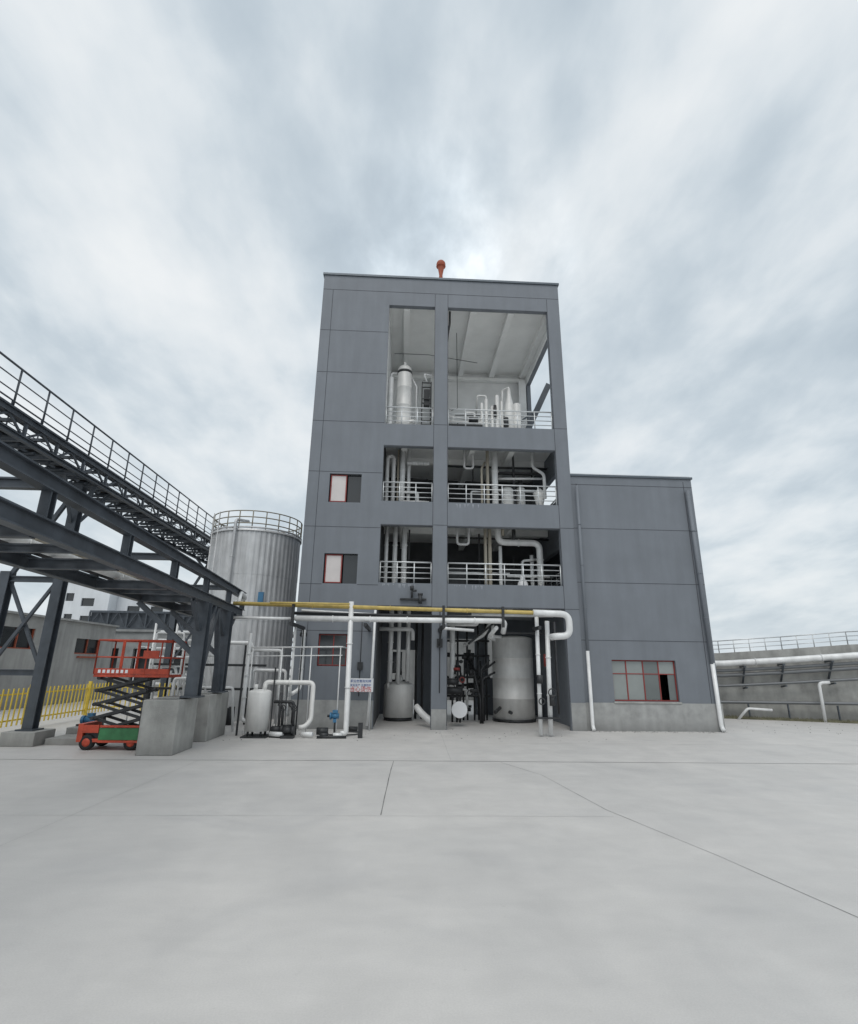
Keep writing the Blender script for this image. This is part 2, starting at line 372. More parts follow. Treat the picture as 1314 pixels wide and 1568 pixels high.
bm=new() # roof exhaust
lathe(bm,(1.02,1.0,13.1),(0,0,1),[(0,.10),(1.5,.08),(1.80,.06),(2.1,.11),(2.2,.13)],16)
ballv(bm,(1.02,1.0,15.36),.165,20)
torus(bm,(1.02,1.0,15.28),(0,0,1),.15,.02,20,6)
fin(bm,'roof_exhaust_cowl',RUST,B)
bm=new(); pipe(bm,[(1.28,.28,12.85),(1.28,.3,12.4),(1.22,.3,12.0),(1.22,.6,11.9)],.035); pipe(bm,[(1.6,1.2,12.7),(1.62,1.2,9.8),(1.4,1.2,9.7)],.010,8)
pipe(bm,[(-.5,.3,11.2),(.6,.3,11.2),(1.3,.3,11.1),(2.2,.5,11.1)],.010,8)
fin(bm,'drain_pipe',DARK,B)
bm=new(); box(bm,-.1,.62,-.10,-.003,3.30,3.34); pipe(bm,[(.22,-.10,3.35),(.22,-.10,3.55),(.35,-.1,3.55)],.03); cyl(bm,(.22,-.10,3.56),(.22,-.10,3.68),.05)
cyl(bm,(.45,-.12,3.2),(.45,-.12,3.42),.05); cyl(bm,(.38,-.12,3.45),(.52,-.12,3.45),.035); fin(bm,'wall_valve_group',DARK,B)
bm=new(); pipe(bm,[(-1.1,-.012,2.9),(-1.1,-.012,.8)],.010,6); box(bm,-1.17,-1.03,-.05,-.003,1.45,1.65); pipe(bm,[(1.0,-.012,3.0),(1.0,-.012,.9)],.012,6); box(bm,.92,1.07,-.06,-.003,2.05,2.28)
pipe(bm,[(-2.7,-.012,2.75),(-.8,-.012,2.78)],.010,6); fin(bm,'wall_conduits',DARK,B)

# ------------------------------------------------------------ upper floor equipment
E=empty('evaporator_vessel')
bm=new(); vessel(bm,-.16,1.2,8.47,11.10,.245,.22); cyl(bm,(-.16,1.2,11.3),(-.16,1.2,11.45),.05); cyl(bm,(-.16,1.2,9.2),(.2,1.0,9.2),.05); fin(bm,'shell',STEELV,E)
bm=new(); lathe(bm,(-.16,1.2,10.98),(0,0,1),[(0,.252),(.09,.252)],32); torus(bm,(-.16,1.2,8.75),(0,0,1),.26,.02); fin(bm,'flange',DARK,E)
E=empty('condenser_column')
bm=new(); vessel(bm,-.60,1.25,8.47,10.85,.085,.07,20); pipe(bm,[(-.60,1.25,10.8),(-.6,1.25,11.05),(-.4,1.25,11.05),(-.2,1.25,11.2)],.03); fin(bm,'shell',WHITE,E)
E=empty('control_frame')
bm=new()
for x in (.42,.72):
    for y in (1.2,1.5): box(bm,x,x+.035,y,y+.035,8.47,10.75)
for z in (9.3,10.1,10.7): box(bm,.455,.72,1.202,1.233,z,z+.03); box(bm,.455,.72,1.502,1.533,z,z+.03)
box(bm,.50,.70,1.25,1.45,9.9,10.5); fin(bm,'frame',DARK,E)
bm=new(); pipe(bm,[(.25,1.3,8.47),(.25,1.3,10.6),(.05,1.3,11.0)],.025); pipe(bm,[(.6,1.3,10.75),(.5,1.3,11.1),(.75,1.4,11.1)],.03); fin(bm,'pipes',WHITE,E)
E=empty('heat_exchanger_group')
bm=new()
for x,y,z,r in ((2.45,1.3,10.05,.05),(2.6,1.3,10.2,.06),(2.78,1.2,9.9,.05),(2.95,1.2,10.3,.07),(3.12,1.3,10.15,.05),(3.62,1.25,10.0,.13)):
    vessel(bm,x,y,8.47,z,r,r*.6,16)
lathe(bm,(3.38,1.3,8.47),(0,0,1),[(0,.17),(1.3,.17),(1.55,.14),(1.9,.07),(2.15,.05)],24)
pipe(bm,[(2.6,1.3,10.2),(2.6,1.3,10.35),(2.3,1.3,10.35),(2.3,1.6,9.8)],.03)
pipe(bm,[(3.38,1.3,10.6),(3.38,1.3,10.7),(3.2,1.5,10.7),(3.12,1.5,9.0)],.035)
pipe(bm,[(1.3,1.5,9.65),(2.4,1.5,9.5)],.03); pipe(bm,[(1.35,1.3,9.35),(3.2,1.3,9.35)],.035); pipe(bm,[(1.9,1.3,8.47),(1.9,1.3,9.7),(2.2,1.3,9.7),(2.2,1.3,8.5)],.035)
for x in (1.5,2.0,2.4): cyl(bm,(x,1.45,8.47),(x,1.45,9.6),.02,8)
fin(bm,'shells',STEELV,E)
bm=new(); box(bm,1.3,2.45,1.1,1.7,9.15,9.19); cyl(bm,(2.0,1.2,9.4),(2.3,1.2,9.4),.08); cyl(bm,(2.86,1.1,9.5),(2.86,1.1,9.9),.05); cyl(bm,(3.2,1.0,9.1),(3.2,1.0,9.4),.08)
for x in (1.7,2.3,2.7,3.3,3.9): cyl(bm,(x,1.9,8.47),(x,1.9,random.uniform(9.6,10.3)),.018,6)
pipe(bm,[(1.6,1.9,9.9),(4.0,1.9,9.95)],.015,6); fin(bm,'platform_and_motor',DARK,E)
bm=new(); beam(bm,(5.45,3.6,12.2),(4.25,3.3,9.6),.22,.16,(0,1,0)); beam(bm,(4.9,3.4,11.0),(4.2,3.2,10.4),.06,.06); E=empty('screw_conveyor_duct'); fin(bm,'duct',STEEL,E)

E=empty('third_floor_piping')
bm=new(); z0=6.03
pipe(bm,[(-.62,1,z0),(-.62,1,7.93),(-.42,1,7.93),(-.42,1,z0)],.062,bend=.1)
pipe(bm,[(-.14,1,8.2),(-.14,1,z0)],.085,flanges=.8); pipe(bm,[(.06,1.1,8.2),(.06,1.1,z0)],.055)
pipe(bm,[(1.81,1,8.25),(1.81,1,7.6),(2.09,1,7.6),(2.09,1,8.25)],.035,bend=.08)
pipe(bm,[(2.78,1,8.25),(2.78,1,z0)],.10,flanges=.8)
pipe(bm,[(2.05,1.2,z0),(2.05,1.2,6.9),(2.4,1.2,6.9)],.03)
pipe(bm,[(2.9,1.2,7.35),(4.4,1.2,7.4)],.04); pipe(bm,[(3.0,1.6,7.1),(4.5,1.6,7.1)],.05); pipe(bm,[(4.0,1,8.25),(4.0,1,7.7),(4.3,.8,7.4),(4.3,.8,6.6)],.05)
pipe(bm,[(-.05,1,6.75),(.35,1,6.75),(.35,1,z0)],.045); pipe(bm,[(-.1,.9,6.4),(.7,.9,6.4)],.05)
for i in range(14): lathe(bm,(0.0+i*.05,1,7.72),(1,0,0),[(0,.05),(.025,.085),(.05,.05)],12)
fin(bm,'white_pipes',WHITE,E)
bm=new(); pipe(bm,[(2.36,1,z0),(2.36,1,7.6),(2.5,1.2,7.9)],.035); pipe(bm,[(2.55,1,8.25),(2.55,1,z0)],.05); pipe(bm,[(-.28,1.1,8.2),(-.28,1.1,z0)],.03); fin(bm,'beige_pipes',BEIGE,E)
bm=new(); vessel(bm,3.22,1.3,z0,7.0,.20,.1); vessel(bm,3.70,1.5,z0,7.1,.14,.1)
lathe(bm,(4.18,1.0,z0),(0,0,1),[(0,.12),(.45,.12),(.8,.2),(.95,.05)],20); fin(bm,'small_vessels',STEELV,E)
bm=new(); box(bm,2.95,4.4,1.25,1.35,7.55,7.62); box(bm,3.4,3.46,1.2,1.26,z0,8.2); box(bm,2.0,2.5,1.8,2.1,z0,7.0); box(bm,3.5,4.4,2.3,2.4,z0,7.5); box(bm,-.4,.7,2.5,2.6,7.0,7.05)
cyl(bm,(3.7,1.5,7.2),(3.7,1.5,7.5),.08); cyl(bm,(2.0,1.0,6.15),(2.35,1.0,6.15),.09)
box(bm,.25,.6,1.3,1.6,6.03,6.6)
for x in (1.3,2.2,3.0,4.2): box(bm,x,x+.04,2.0,2.04,6.03,8.1)
box(bm,1.3,4.3,1.95,1.99,7.2,7.26); pipe(bm,[(1.3,1.5,7.85),(4.6,1.5,7.85)],.04,8); pipe(bm,[(-.6,1.6,7.4),(.7,1.6,7.4)],.03,8)
fin(bm,'steel_supports',DARK,E)
E=empty('second_floor_piping')
bm=new(); z0=3.66
for x,r in ((-.56,.06),(-.30,.07),(-.02,.08)): pipe(bm,[(x,1,5.75),(x,1,z0)],r,flanges=.9)
pipe(bm,[(1.58,1,5.75),(1.58,1,5.13),(1.93,1,5.13),(1.93,1,5.75)],.04,bend=.1)
pipe(bm,[(2.83,1,5.8),(2.83,1,5.22),(4.10,1,5.22),(4.10,1,z0)],.10,bend=.22,flanges=.7)
pipe(bm,[(2.9,1.05,5.1),(2.9,1.05,z0)],.055); pipe(bm,[(3.92,1.3,4.9),(3.92,1.3,z0)],.06); pipe(bm,[(4.05,1.2,4.75),(3.6,1.2,4.7),(3.6,1.2,z0)],.04)
pipe(bm,[(1.3,1.2,4.3),(3.2,1.2,4.3)],.025,8); pipe(bm,[(3.1,1.1,4.2),(4.4,1.1,4.2)],.03,8)
fin(bm,'white_pipes',WHITE,E)
bm=new(); pipe(bm,[(2.44,1,5.75),(2.44,1,z0)],.05); pipe(bm,[(2.58,1.05,5.75),(2.58,1.05,z0)],.06); pipe(bm,[(3.0,1.1,5.75),(3.0,1.1,5.45)],.05); fin(bm,'beige_pipes',BEIGE,E)
bm=new(); cyl(bm,(3.3,.9,5.3),(3.3,.9,5.6),.06); box(bm,1.35,1.9,1.6,2.0,z0,4.5); box(bm,.1,.15,1.2,1.25,z0,5.6); box(bm,3.2,3.8,1.9,2.3,z0,4.6); box(bm,2.3,2.35,1.5,1.55,z0,5.6); cyl(bm,(2.0,1.3,3.8),(2.35,1.3,3.8),.1)
pipe(bm,[(1.3,1.7,5.5),(4.6,1.7,5.5)],.03,8); pipe(bm,[(3.4,1.5,4.9),(3.4,1.5,3.7)],.03,8)
fin(bm,'steel_supports',DARK,E)
bm=new(); lathe(bm,(3.50,.8,z0),(0,0,1),[(0,.13),(.15,.17),(.3,.15),(.42,.07),(.5,.09)],9); fin(bm,'bulk_bag',SIGNW,E)

# ground floor equipment
E=empty('feed_tank')
bm=new(); vessel(bm,-.08,2.4,.1,.98,.45,.14); cyl(bm,(-.08,2.4,.98),(-.08,2.4,1.3),.12); cyl(bm,(-.4,2.1,.9),(-.4,2.1,1.15),.05); fin(bm,'shell',STEELV,E)
bm=new()
lathe(bm,(-.08,2.4,0),(0,0,1),[(0,.42),(.1,.42)],24); cyl(bm,(-.3,2.4,1.12),(.15,2.4,1.12),.04); cyl(bm,(-.08,2.4,1.1),(-.08,2.4,1.42),.09); fin(bm,'base_and_drive',DARK,E)
E=empty('ground_floor_piping')
bm=new()
pipe(bm,[(-.36,2,3.4),(-.36,2,1.1)],.075,flanges=.7); pipe(bm,[(-.11,2,3.4),(-.11,2,1.05)],.06); pipe(bm,[(.17,2,3.4),(.17,2,1.12)],.065)
pipe(bm,[(-.7,1.6,2.62),(.30,1.6,2.62),(.30,1.6,2.3)],.06)
pipe(bm,[(1.53,2,3.4),(1.53,2,1.66),(1.50,2,.9)],.08,flanges=.6)
pipe(bm,[(2.78,2,3.4),(2.78,2,2.46),(3.05,2,2.46)],.05); pipe(bm,[(3.10,1.9,3.4),(3.10,1.9,2.55)],.07)
pipe(bm,[(.42,.9,.5),(.6,.7,.3),(.9,.4,.1)],.09)
pipe(bm,[(1.3,.6,3.0),(4.3,.6,3.0)],.05)
pipe(bm,[(2.2,1.2,3.4),(2.2,1.2,2.75),(1.3,1.2,2.75)],.045)
pipe(bm,[(1.9,2.2,2.2),(2.5,2.0,2.5),(2.7,1.9,2.9)],.05); pipe(bm,[(1.35,2.3,.9),(2.0,2.3,.9),(2.0,2.3,.2)],.04)
fin(bm,'white_pipes',WHITE,E)
bm=new(); lathe(bm,(1.60,1.15,.44),(0,-1,0),[(0,.17),(.4,.17),(.42,.215),(.47,.215)],28); fin(bm,'blind_flange',SIGNW,E)
bm=new(); random.seed(3)
for x in (1.35,1.75,2.05,2.4,2.65):
    cyl(bm,(x,2.6,0),(x,2.6,2.9),.03,8)
for z in (.7,1.25,1.9,2.35): cyl(bm,(1.25,2.55,z),(2.75,2.55,z),.035,8)
for i in range(34):
    x=random.uniform(1.3,2.6); y=random.uniform(1.6,3.2); z=random.uniform(.1,2.0); l=random.uniform(.1,.35)
    d=random.choice(((1,0,0),(0,0,1),(0,1,0)))
    cyl(bm,(x,y,z),(x+d[0]*l,y+d[1]*l,z+d[2]*l),random.uniform(.03,.09),10)
for i in range(12):
    x=random.uniform(1.3,2.6); y=random.uniform(1.6,2.8); pipe(bm,[(x,y,.0),(x,y,random.uniform(.6,1.6)),(x+random.uniform(-.3,.5),y,random.uniform(1.4,1.8))],.03,8)
for i in range(6):
    torus(bm,(random.uniform(1.3,2.5),1.5,random.uniform(.5,1.4)),(0,1,0.2),.09,.012)
cyl(bm,(1.3,1.4,.9),(1.75,1.4,.9),.1); cyl(bm,(1.3,1.3,1.15),(1.6,1.3,1.15),.09)
for x in (.2,.45,.65): pipe(bm,[(x,2.9,0),(x,2.9,3.0)],.04,8)
box(bm,1.19,1.9,.25,.33,2.95,3.1); box(bm,2.95,4.3,1.0,1.1,2.5,2.55)
beam(bm,(1.9,1.0,2.2),(3.2,1.6,3.2),.05,.05)
fin(bm,'pumps_and_valves',DARK,E)
bm=new(); cyl(bm,(1.5,1.35,1.5),(1.68,1.35,1.5),.04); torus(bm,(1.75,1.35,1.2),(0,1,0),.07,.014); cyl(bm,(3.62,-.9,1.6),(3.62,-.9,1.9),.05); fin(bm,'red_fittings',RED,E)
E=empty('storage_tank')
bm=new(); vessel(bm,3.46,2.45,.08,2.42,.63,.10,48); fin(bm,'shell',STEELV,E)
bm=new(); lathe(bm,(3.46,2.45,0),(0,0,1),[(0,.66),(.08,.66)],40); cyl(bm,(3.2,1.8,.3),(3.2,1.6,.3),.05); cyl(bm,(2.95,2.0,.4),(2.75,1.7,.3),.05); fin(bm,'base_ring',DARK,E)

# ------------------------------------------------------------ facade pipe bridge
E=empty('facade_pipeline')
bm=new(); pipe(bm,[(-4.1,-1.5,2.97),(3.45,-1.5,2.87),(3.45,-1.2,2.87)],.048,flanges=2.2); pipe(bm,[(-3.2,-1.62,2.99),(-1.3,-1.62,2.99)],.025); fin(bm,'yellow_gas_pipe',YEL,E)
bm=new()
pipe(bm,[(-4.1,-1.5,2.63),(-2.6,-1.5,2.63)],.035); pipe(bm,[(-2.6,-1.5,2.64),(1.0,-1.5,2.65),(2.5,-1.5,2.66),(2.5,-1.2,2.4)],.065,flanges=1.2)
pipe(bm,[(-1.27,-1.5,3.06),(-1.24,-1.5,.08),(-1.36,-1.5,.07)],.060,bend=.12,flanges=1.3)
pipe(bm,[(3.2,-1.5,2.87),(4.09,-1.5,2.85),(4.09,-1.5,2.33),(3.72,-1.5,2.31),(3.72,-1.0,2.31)],.082,bend=.2)
pipe(bm,[(3.36,-1.2,2.8),(3.34,-1.2,.05)],.05,flanges=1.0); pipe(bm,[(3.62,-1.2,2.7),(3.58,-1.2,.05)],.058,flanges=1.0)
pipe(bm,[(1.03,-1.5,2.6),(1.03,-.2,2.55),(1.9,-.2,2.5)],.04); pipe(bm,[(2.3,-1.4,2.5),(2.3,-.3,2.35),(2.55,0.4,2.3)],.05)
pipe(bm,[(-.75,-.15,3.0),(-.78,-.15,1.2),(-.85,-.15,.1)],.035)
pipe(bm,[(-2.5,-1.3,2.85),(.1,-.7,2.8),(1.9,-.6,2.8)],.03,8)
fin(bm,'white_pipes',WHITE,E)
bm=new(); pipe(bm,[(-2.7,-1.3,2.78),(3.2,-1.3,2.74)],.04); pipe(bm,[(3.86,-1.0,2.7),(3.86,-1.0,.5)],.03,8)
for x in (-2.65,-.9,.98,3.3): box(bm,x-.035,x+.035,-1.72,-.003 if x<3 else -1.1,2.46,2.54)
beam(bm,(.98,-.9,2.46),(.98,-.02,2.1),.04,.04)
for x in (-2.65,.98,2.44): box(bm,x-.03,x+.03,-1.6,-1.53,2.5,3.0)
cyl(bm,(3.62,-1.3,.7),(3.62,-1.3,.95),.06); torus(bm,(3.62,-1.36,1.0),(0,1,0),.09,.014); torus(bm,(3.36,-1.36,.8),(0,1,0),.07,.014)
box(bm,3.25,3.8,-1.3,-1.2,.4,.44)
cyl(bm,(3.36,-1.25,1.2),(3.36,-1.25,1.4),.075)
fin(bm,'steel_brackets',DARK,E)

# ------------------------------------------------------------ sign
E=empty('safety_sign')
bm=new(); box(bm,-1.36,-.72,-.30,-.285,.92,1.25); fin(bm,'board',SIGNW,E)
bm=new();
for x in (-1.3,-.78): cyl(bm,(x,-.27,0),(x,-.27,1.2),.014,8)
fin(bm,'posts',RAILW,E)
def text(s,size,x,z,m,y=-.305):
    c=bpy.data.curves.new('t','FONT'); c.body=s; c.size=size*S; c.align_x='CENTER'; c.extrude=0.002
    o=bpy.data.objects.new('lettering',c); col.objects.link(o); o.location=V(x,y,z); o.rotation_euler=(math.pi/2,0,0)
    c.materials.append(m); o.parent=E
try:
    text('职业危害告知牌',.075,-1.04,1.155,SIGNB); text('安全生产 注意防护',.065,-1.04,1.06,SIGNB); text('当心烫伤',.14,-1.04,.935,SIGNR)
except Exception: pass

# ------------------------------------------------------------ yard equipment by the tower left corner
E=empty('condensate_tank')
bm=new(); vessel(bm,-3.24,-1.55,.13,.95,.265,.07,32); cyl(bm,(-3.35,-1.55,1.0),(-3.35,-1.55,1.12),.05); pipe(bm,[(-3.15,-1.55,1.0),(-3.15,-1.5,1.17),(-2.05,-1.5,1.17),(-2.05,-1.5,.36),(-2.16,-1.56,.22),(-2.3,-1.6,.2)],.055,bend=.11,flanges=.9); fin(bm,'shell',STEELV,E)
bm=new()
for a in range(4):
    x=-3.24+.21*math.cos(a*math.pi/2+.7); y=-1.55+.21*math.sin(a*math.pi/2+.7); cyl(bm,(x,y,0),(x,y,.16),.025,8)
box(bm,-3.52,-2.96,-1.83,-1.27,.0,.03); fin(bm,'legs',DARK,E)
E=empty('pump_skid')
bm=new()
for x,y in ((-2.78,-1.6),(-2.5,-1.75),(-2.6,-1.3)):
    box(bm,x-.14,x+.14,y-.12,y+.12,0,.06); cyl(bm,(x-.12,y,.16),(x+.08,y,.16),.075); cyl(bm,(x+.08,y,.16),(x+.14,y,.16),.1)
    pipe(bm,[(x+.1,y,.2),(x+.1,y,.62),(x-.02,y,.7)],.03,8); torus(bm,(x+.1,y-.03,.62),(0,1,0),.06,.01)
pipe(bm,[(-2.9,-1.6,.75),(-2.45,-1.6,.75),(-2.45,-1.6,.3)],.035); pipe(bm,[(-2.75,-1.6,.0),(-2.75,-1.6,.95)],.03,8)
box(bm,-2.95,-2.92,-1.6,-1.57,0,1.5); box(bm,-2.45,-2.42,-1.2,-1.17,0,2.4); box(bm,-3.75,-3.71,-1.4,-1.36,0,2.0)
cyl(bm,(-1.72,-1.6,.0),(-1.72,-1.6,.1),.1); cyl(bm,(-1.9,-1.5,.12),(-1.65,-1.5,.12),.08)
cyl(bm,(-1.30,-.5,.06),(-1.05,-.5,.06),.06); box(bm,-.95,-.85,-1.7,-1.6,0,.32)
cyl(bm,(-1.85,-1.8,.03),(-1.2,-1.75,.03),.03)
pipe(bm,[(-1.9,-1.0,.02),(-1.5,-1.4,.02),(-1.0,-1.2,.02),(-.9,-.8,.02),(-1.3,-.6,.02)],.014,6,bend=.2)
fin(bm,'pumps_and_posts',DARK,E)
bm=new()
pipe(bm,[(-3.65,-1.2,1.95),(-1.45,-1.2,2.0),(-1.45,-.3,2.0)],.018,8); pipe(bm,[(-3.6,-1.2,1.75),(-1.45,-1.2,1.8)],.012,8)
for x in (-3.6,-2.9,-2.2,-1.5): cyl(bm,(x,-1.2,.0),(x,-1.2,1.98),.014,8)
pipe(bm,[(-2.45,-1.0,2.4),(-2.45,-1.0,1.0),(-2.6,-1.2,.9)],.045,flanges=.5); pipe(bm,[(-2.65,-1.1,2.55),(-2.65,-1.1,.4)],.03,8)
pipe(bm,[(-3.9,-.8,1.9),(-3.0,-.8,1.9),(-3.0,-.8,.2)],.04); pipe(bm,[(-3.75,-1.0,2.3),(-3.75,-1.0,.3),(-3.4,-1.3,.25)],.045,flanges=.6)
pipe(bm,[(-2.2,-1.7,.08),(-1.95,-1.75,.08)],.05); cyl(bm,(-1.5,-1.7,.06),(-1.3,-1.7,.06),.05)
cyl(bm,(-2.9,-1.7,.08),(-2.6,-1.8,.08),.05)
fin(bm,'small_pipes',WHITE,E)
E=empty('blue_motor')
bm=new(); cyl(bm,(-1.62,-1.2,.42),(-1.45,-1.2,.42),.06); box(bm,-1.6,-1.48,-1.25,-1.15,.48,.55); cyl(bm,(-1.66,-1.2,.42),(-1.62,-1.2,.42),.08); box(bm,-1.58,-1.5,-1.24,-1.16,.28,.36); fin(bm,'housing',BLUE,E)
bm=new(); cyl(bm,(-1.54,-1.2,0),(-1.54,-1.2,.36),.02); cyl(bm,(-1.72,-1.2,.42),(-1.66,-1.2,.42),.03); fin(bm,'stand',DARK,E)
E=empty('wall_lamp')
bm=new(); pipe(bm,[(-2.6,-.0,2.30),(-2.6,-.2,2.42)],.015,8); fin(bm,'bracket',DARK,E)
bm=new(); lathe(bm,(-2.6,-.22,2.44),(0,-.4,-1),[(0,.05),(.1,.09),(.16,.09)],14); fin(bm,'shade',DARK,E)

# ------------------------------------------------------------ insulated silo
E=empty('insulated_silo')
cx,cy,r,zt=-5.0,3.05,1.42,5.58
bm=new(); seg=220; prev=None
for z in (0.0,1.4,1.402,2.8,2.802,4.2,4.202,zt):
    R=[]
    for i in range(seg):
        a=2*math.pi*i/seg; k=i%4; rr=r+(0.011 if k in(0,1) else 0.0)+(.006 if z in (1.402,2.802,4.202) else 0)
        R.append(bm.verts.new(V(cx+rr*math.cos(a),cy+rr*math.sin(a),z)))
    if prev: skin(bm,prev,R,False)
    prev=R
bm.faces.new(prev)
lathe(bm,(cx,cy,zt-.02),(0,0,1),[(0,r+.05),(.06,r+.05),(.07,r),(.35,.1)],64,False)
fin(bm,'corrugated_shell',ALU,E)
bm=new(); n=22
for i in range(n):
    a=2*math.pi*i/n; x=cx+(r+.02)*math.cos(a); y=cy+(r+.02)*math.sin(a); cyl(bm,(x,y,zt),(x,y,zt+.62),.018,6)
for z in (.22,.42,.62): torus(bm,(cx,cy,zt+z),(0,0,1),r+.02,.018,64,6)
fin(bm,'top_railing',mat('galvanised_rail',(0.26,0.24,0.19),0.5,0.2),E)
bm=new(); torus(bm,(cx,cy,zt+.09),(0,0,1),r+.025,.03,64,6)
a=-1.75; px,py=cx+(r+.12)*math.cos(a),cy+(r+.12)*math.sin(a)
pipe(bm,[(px,py,0),(px,py,zt+.3),(px+.2,py+.6,zt+.4)],.05,flanges=1.3)
for s in (-.62,-.42):
    ax=a+s; cyl(bm,(cx+(r+.14)*math.cos(ax),cy+(r+.14)*math.sin(ax),0),(cx+(r+.14)*math.cos(ax),cy+(r+.14)*math.sin(ax),zt+.6),.014,6)
for k in range(24):
    z=.3+k*.24; p=[(cx+(r+.14)*math.cos(a+s),cy+(r+.14)*math.sin(a+s),z) for s in (-.62,-.42)]; cyl(bm,p[0],p[1],.008,5)
fin(bm,'riser_pipe',ALU,E)
bm=new(); box(bm,cx+.62,cx+.78,cy-1.46,cy-1.40,3.35,3.65); fin(bm,'level_gauge_box',BLUE,E)

# ------------------------------------------------------------ pipe rack (overhead, left)
E=empty('pipe_rack')
def rx(y): return -3.3+(-.9)*(y+12.5)/12.1
def lx(y): return rx(y)-1.28
bm=new()
ya,yb=-13.2,-.4
for f in (rx,lx):
    ibeam(bm,(f(ya),ya,3.28),(f(yb),yb,3.28),.13,.16)
    ibeam(bm,(f(ya),ya,2.83),(f(yb),yb,2.83),.13,.18)
ys=[-13.05,-11.2,-9.35,-7.5,-5.65,-3.8,-1.95,-.5]
for y in ys:
    for f in (rx,lx): ibeam(bm,(f(y),y,2.92),(f(y),y,3.20),.10,.10)
    ibeam(bm,(lx(y)+.07,y,2.80),(rx(y)-.07,y,2.80),.09,.14)
for y in ys[::2]: ibeam(bm,(lx(y)+.07,y,3.28),(rx(y)-.07,y,3.28),.08,.11)
for y in [-12.1,-8.4,-4.7,-1.2]:
    ibeam(bm,(lx(y)+.07,y,2.82),(rx(y)-.07,y,2.82),.06,.10)
for y in (-3.75,-1.9):
    x=rx(y); ibeam(bm,(x,y,.96),(x,y,2.74),.24,.22,.022,(0,1,0)); box(bm,x-.17,x+.17,y-.17,y+.17,.955,.985)
    beam(bm,(x,y+.12,2.2),(x,y+.62,2.72),.07,.07); beam(bm,(x,y-.12,2.2),(x,y-.62,2.72),.07,.07)
    beam(bm,(x-.1,y,1.75),(lx(y),y,2.72),.09,.09)
beam(bm,(rx(-3.6),-3.62,1.0),(rx(-2.9),-2.85,2.72),.10,.10); beam(bm,(rx(-2.0),-2.02,1.0),(rx(-2.8),-2.78,2.72),.10,.10)
fin(bm,'steel_frame',STEEL,E)
bm=new()
for o,r_,z in ((-.95,.075,2.97),): pipe(bm,[(rx(ya)+o,ya,z),(rx(yb)+o,yb,z)],r_,flanges=3)
pipe(bm,[(rx(-.9)-.42,-.9,2.95),(rx(-.7)-.42,-.6,2.95),(rx(-.7)+.1,-.6,3.2),(-4.1,-1.0,3.3),(-4.0,-1.45,2.97)],.05)
fin(bm,'white_pipes',WHITE,E)
bm=new()
pipe(bm,[(rx(ya)-.60,ya,2.99),(rx(yb)-.60,yb,2.99)],.085,flanges=2.5)
fin(bm,'yellow_pipe',BEIGE,E)
bm=new()
for o,r_,z in ((-.30,.05,2.96),(-1.12,.04,2.94)): pipe(bm,[(rx(ya)+o,ya,z),(rx(yb)+o,yb,z)],r_,flanges=2)
fin(bm,'dark_pipes',DARK,E)
for nm,x0,x1,y0,y1,h in (('concrete_block',-4.66,-4.02,-4.17,-3.22,.93),('concrete_block',-4.62,-4.05,-2.45,-1.20,.93)):
    e=empty(nm); bm=new(); box(bm,x0,x1,y0,y1,0,h); box(bm,x0+.14,x1-.10,y0+.2,y1-.2,h+.001,h+.03); fin(bm,'footing',CONC,e,0.03)

# ------------------------------------------------------------ conveyor gallery
E=empty('conveyor_gallery')
X0,X1=-7.95,-6.95; ya,yb=-13.5,15
bm=new()
box(bm,X1-.36,X1,ya,yb,5.86,5.90)
for x in (X0,X1):
    ibeam(bm,(x,ya,5.79),(x,yb,5.79),.09,.13)
    ibeam(bm,(x,ya,5.42),(x,yb,5.42),.09,.09)
    y=ya
    while y<yb:
        beam(bm,(x,y,5.44),(x,y,5.74),.05,.05)
        beam(bm,(x,y,5.44),(x,y+.45,5.74),.03,.04); beam(bm,(x,y+.9,5.44),(x,y+.45,5.74),.03,.04)
        y+=.9
y=ya
while y<yb:
    box(bm,X0+.05,X1-.05,y-.03,y+.03,5.38,5.44)
    box(bm,X0+.05,X1-.05,y-.03,y+.03,5.76,5.82)
    y+=.9
y=ya
while y<yb:
    cyl(bm,(X0+.12,y,5.66),(X1-.40,y,5.66),.06,10); cyl(bm,(X0+.12,y,5.50),(X1-.40,y,5.50),.04,8); y+=.45
fin(bm,'truss_and_deck',STEEL,E)
bm=new(); box(bm,X0+.14,X1-.42,ya,yb,5.725,5.74); fin(bm,'belt',BLACK,E)
bm=new(); rail(bm,(X0,ya,5.9),(X0,yb,5.9),.70,3,.9,.010,.015,.018); rail(bm,(X1,ya,5.9),(X1,yb,5.9),.70,3,.78,.012,.018,.02); fin(bm,'railings',STEEL,E)
bm=new()
for yy in (-2.93,5.6):
    for x,zt2 in ((-8.45,3.4),(-7.33,5.37)):
        ibeam(bm,(x,yy,.29),(x,yy,zt2),.2,.2,.02,(0,1,0))
        box(bm,x-.17,x+.17,yy-.17,yy+.17,.262,.289)
    for z in (1.35,3.25): ibeam(bm,(-8.35,yy,z),(-7.43,yy,z),.1,.12)
    beam(bm,(-8.4,yy-.02,1.4),(-7.4,yy-.02,3.2),.06,.06); beam(bm,(-8.4,yy+.05,3.2),(-7.4,yy+.05,1.4),.06,.06)
    beam(bm,(-8.4,yy,3.3),(-7.4,yy,5.3),.08,.08)
    beam(bm,(-7.33,yy,4.7),(-7.0,yy,5.36),.07,.07); beam(bm,(-7.33,yy,4.7),(-7.9,yy,5.36),.07,.07)
    beam(bm,(-7.33,yy+.1,4.5),(-7.2,yy+.8,5.36),.06,.06); beam(bm,(-7.33,yy-.1,4.5),(-7.2,yy-.8,5.36),.06,.06)
fin(bm,'trestle',STEEL,E)
bm=new()
for yy in (-2.93,5.6):
    for x in (-8.45,-7.33): box(bm,x-.32,x+.32,yy-.32,yy+.32,0,.26)
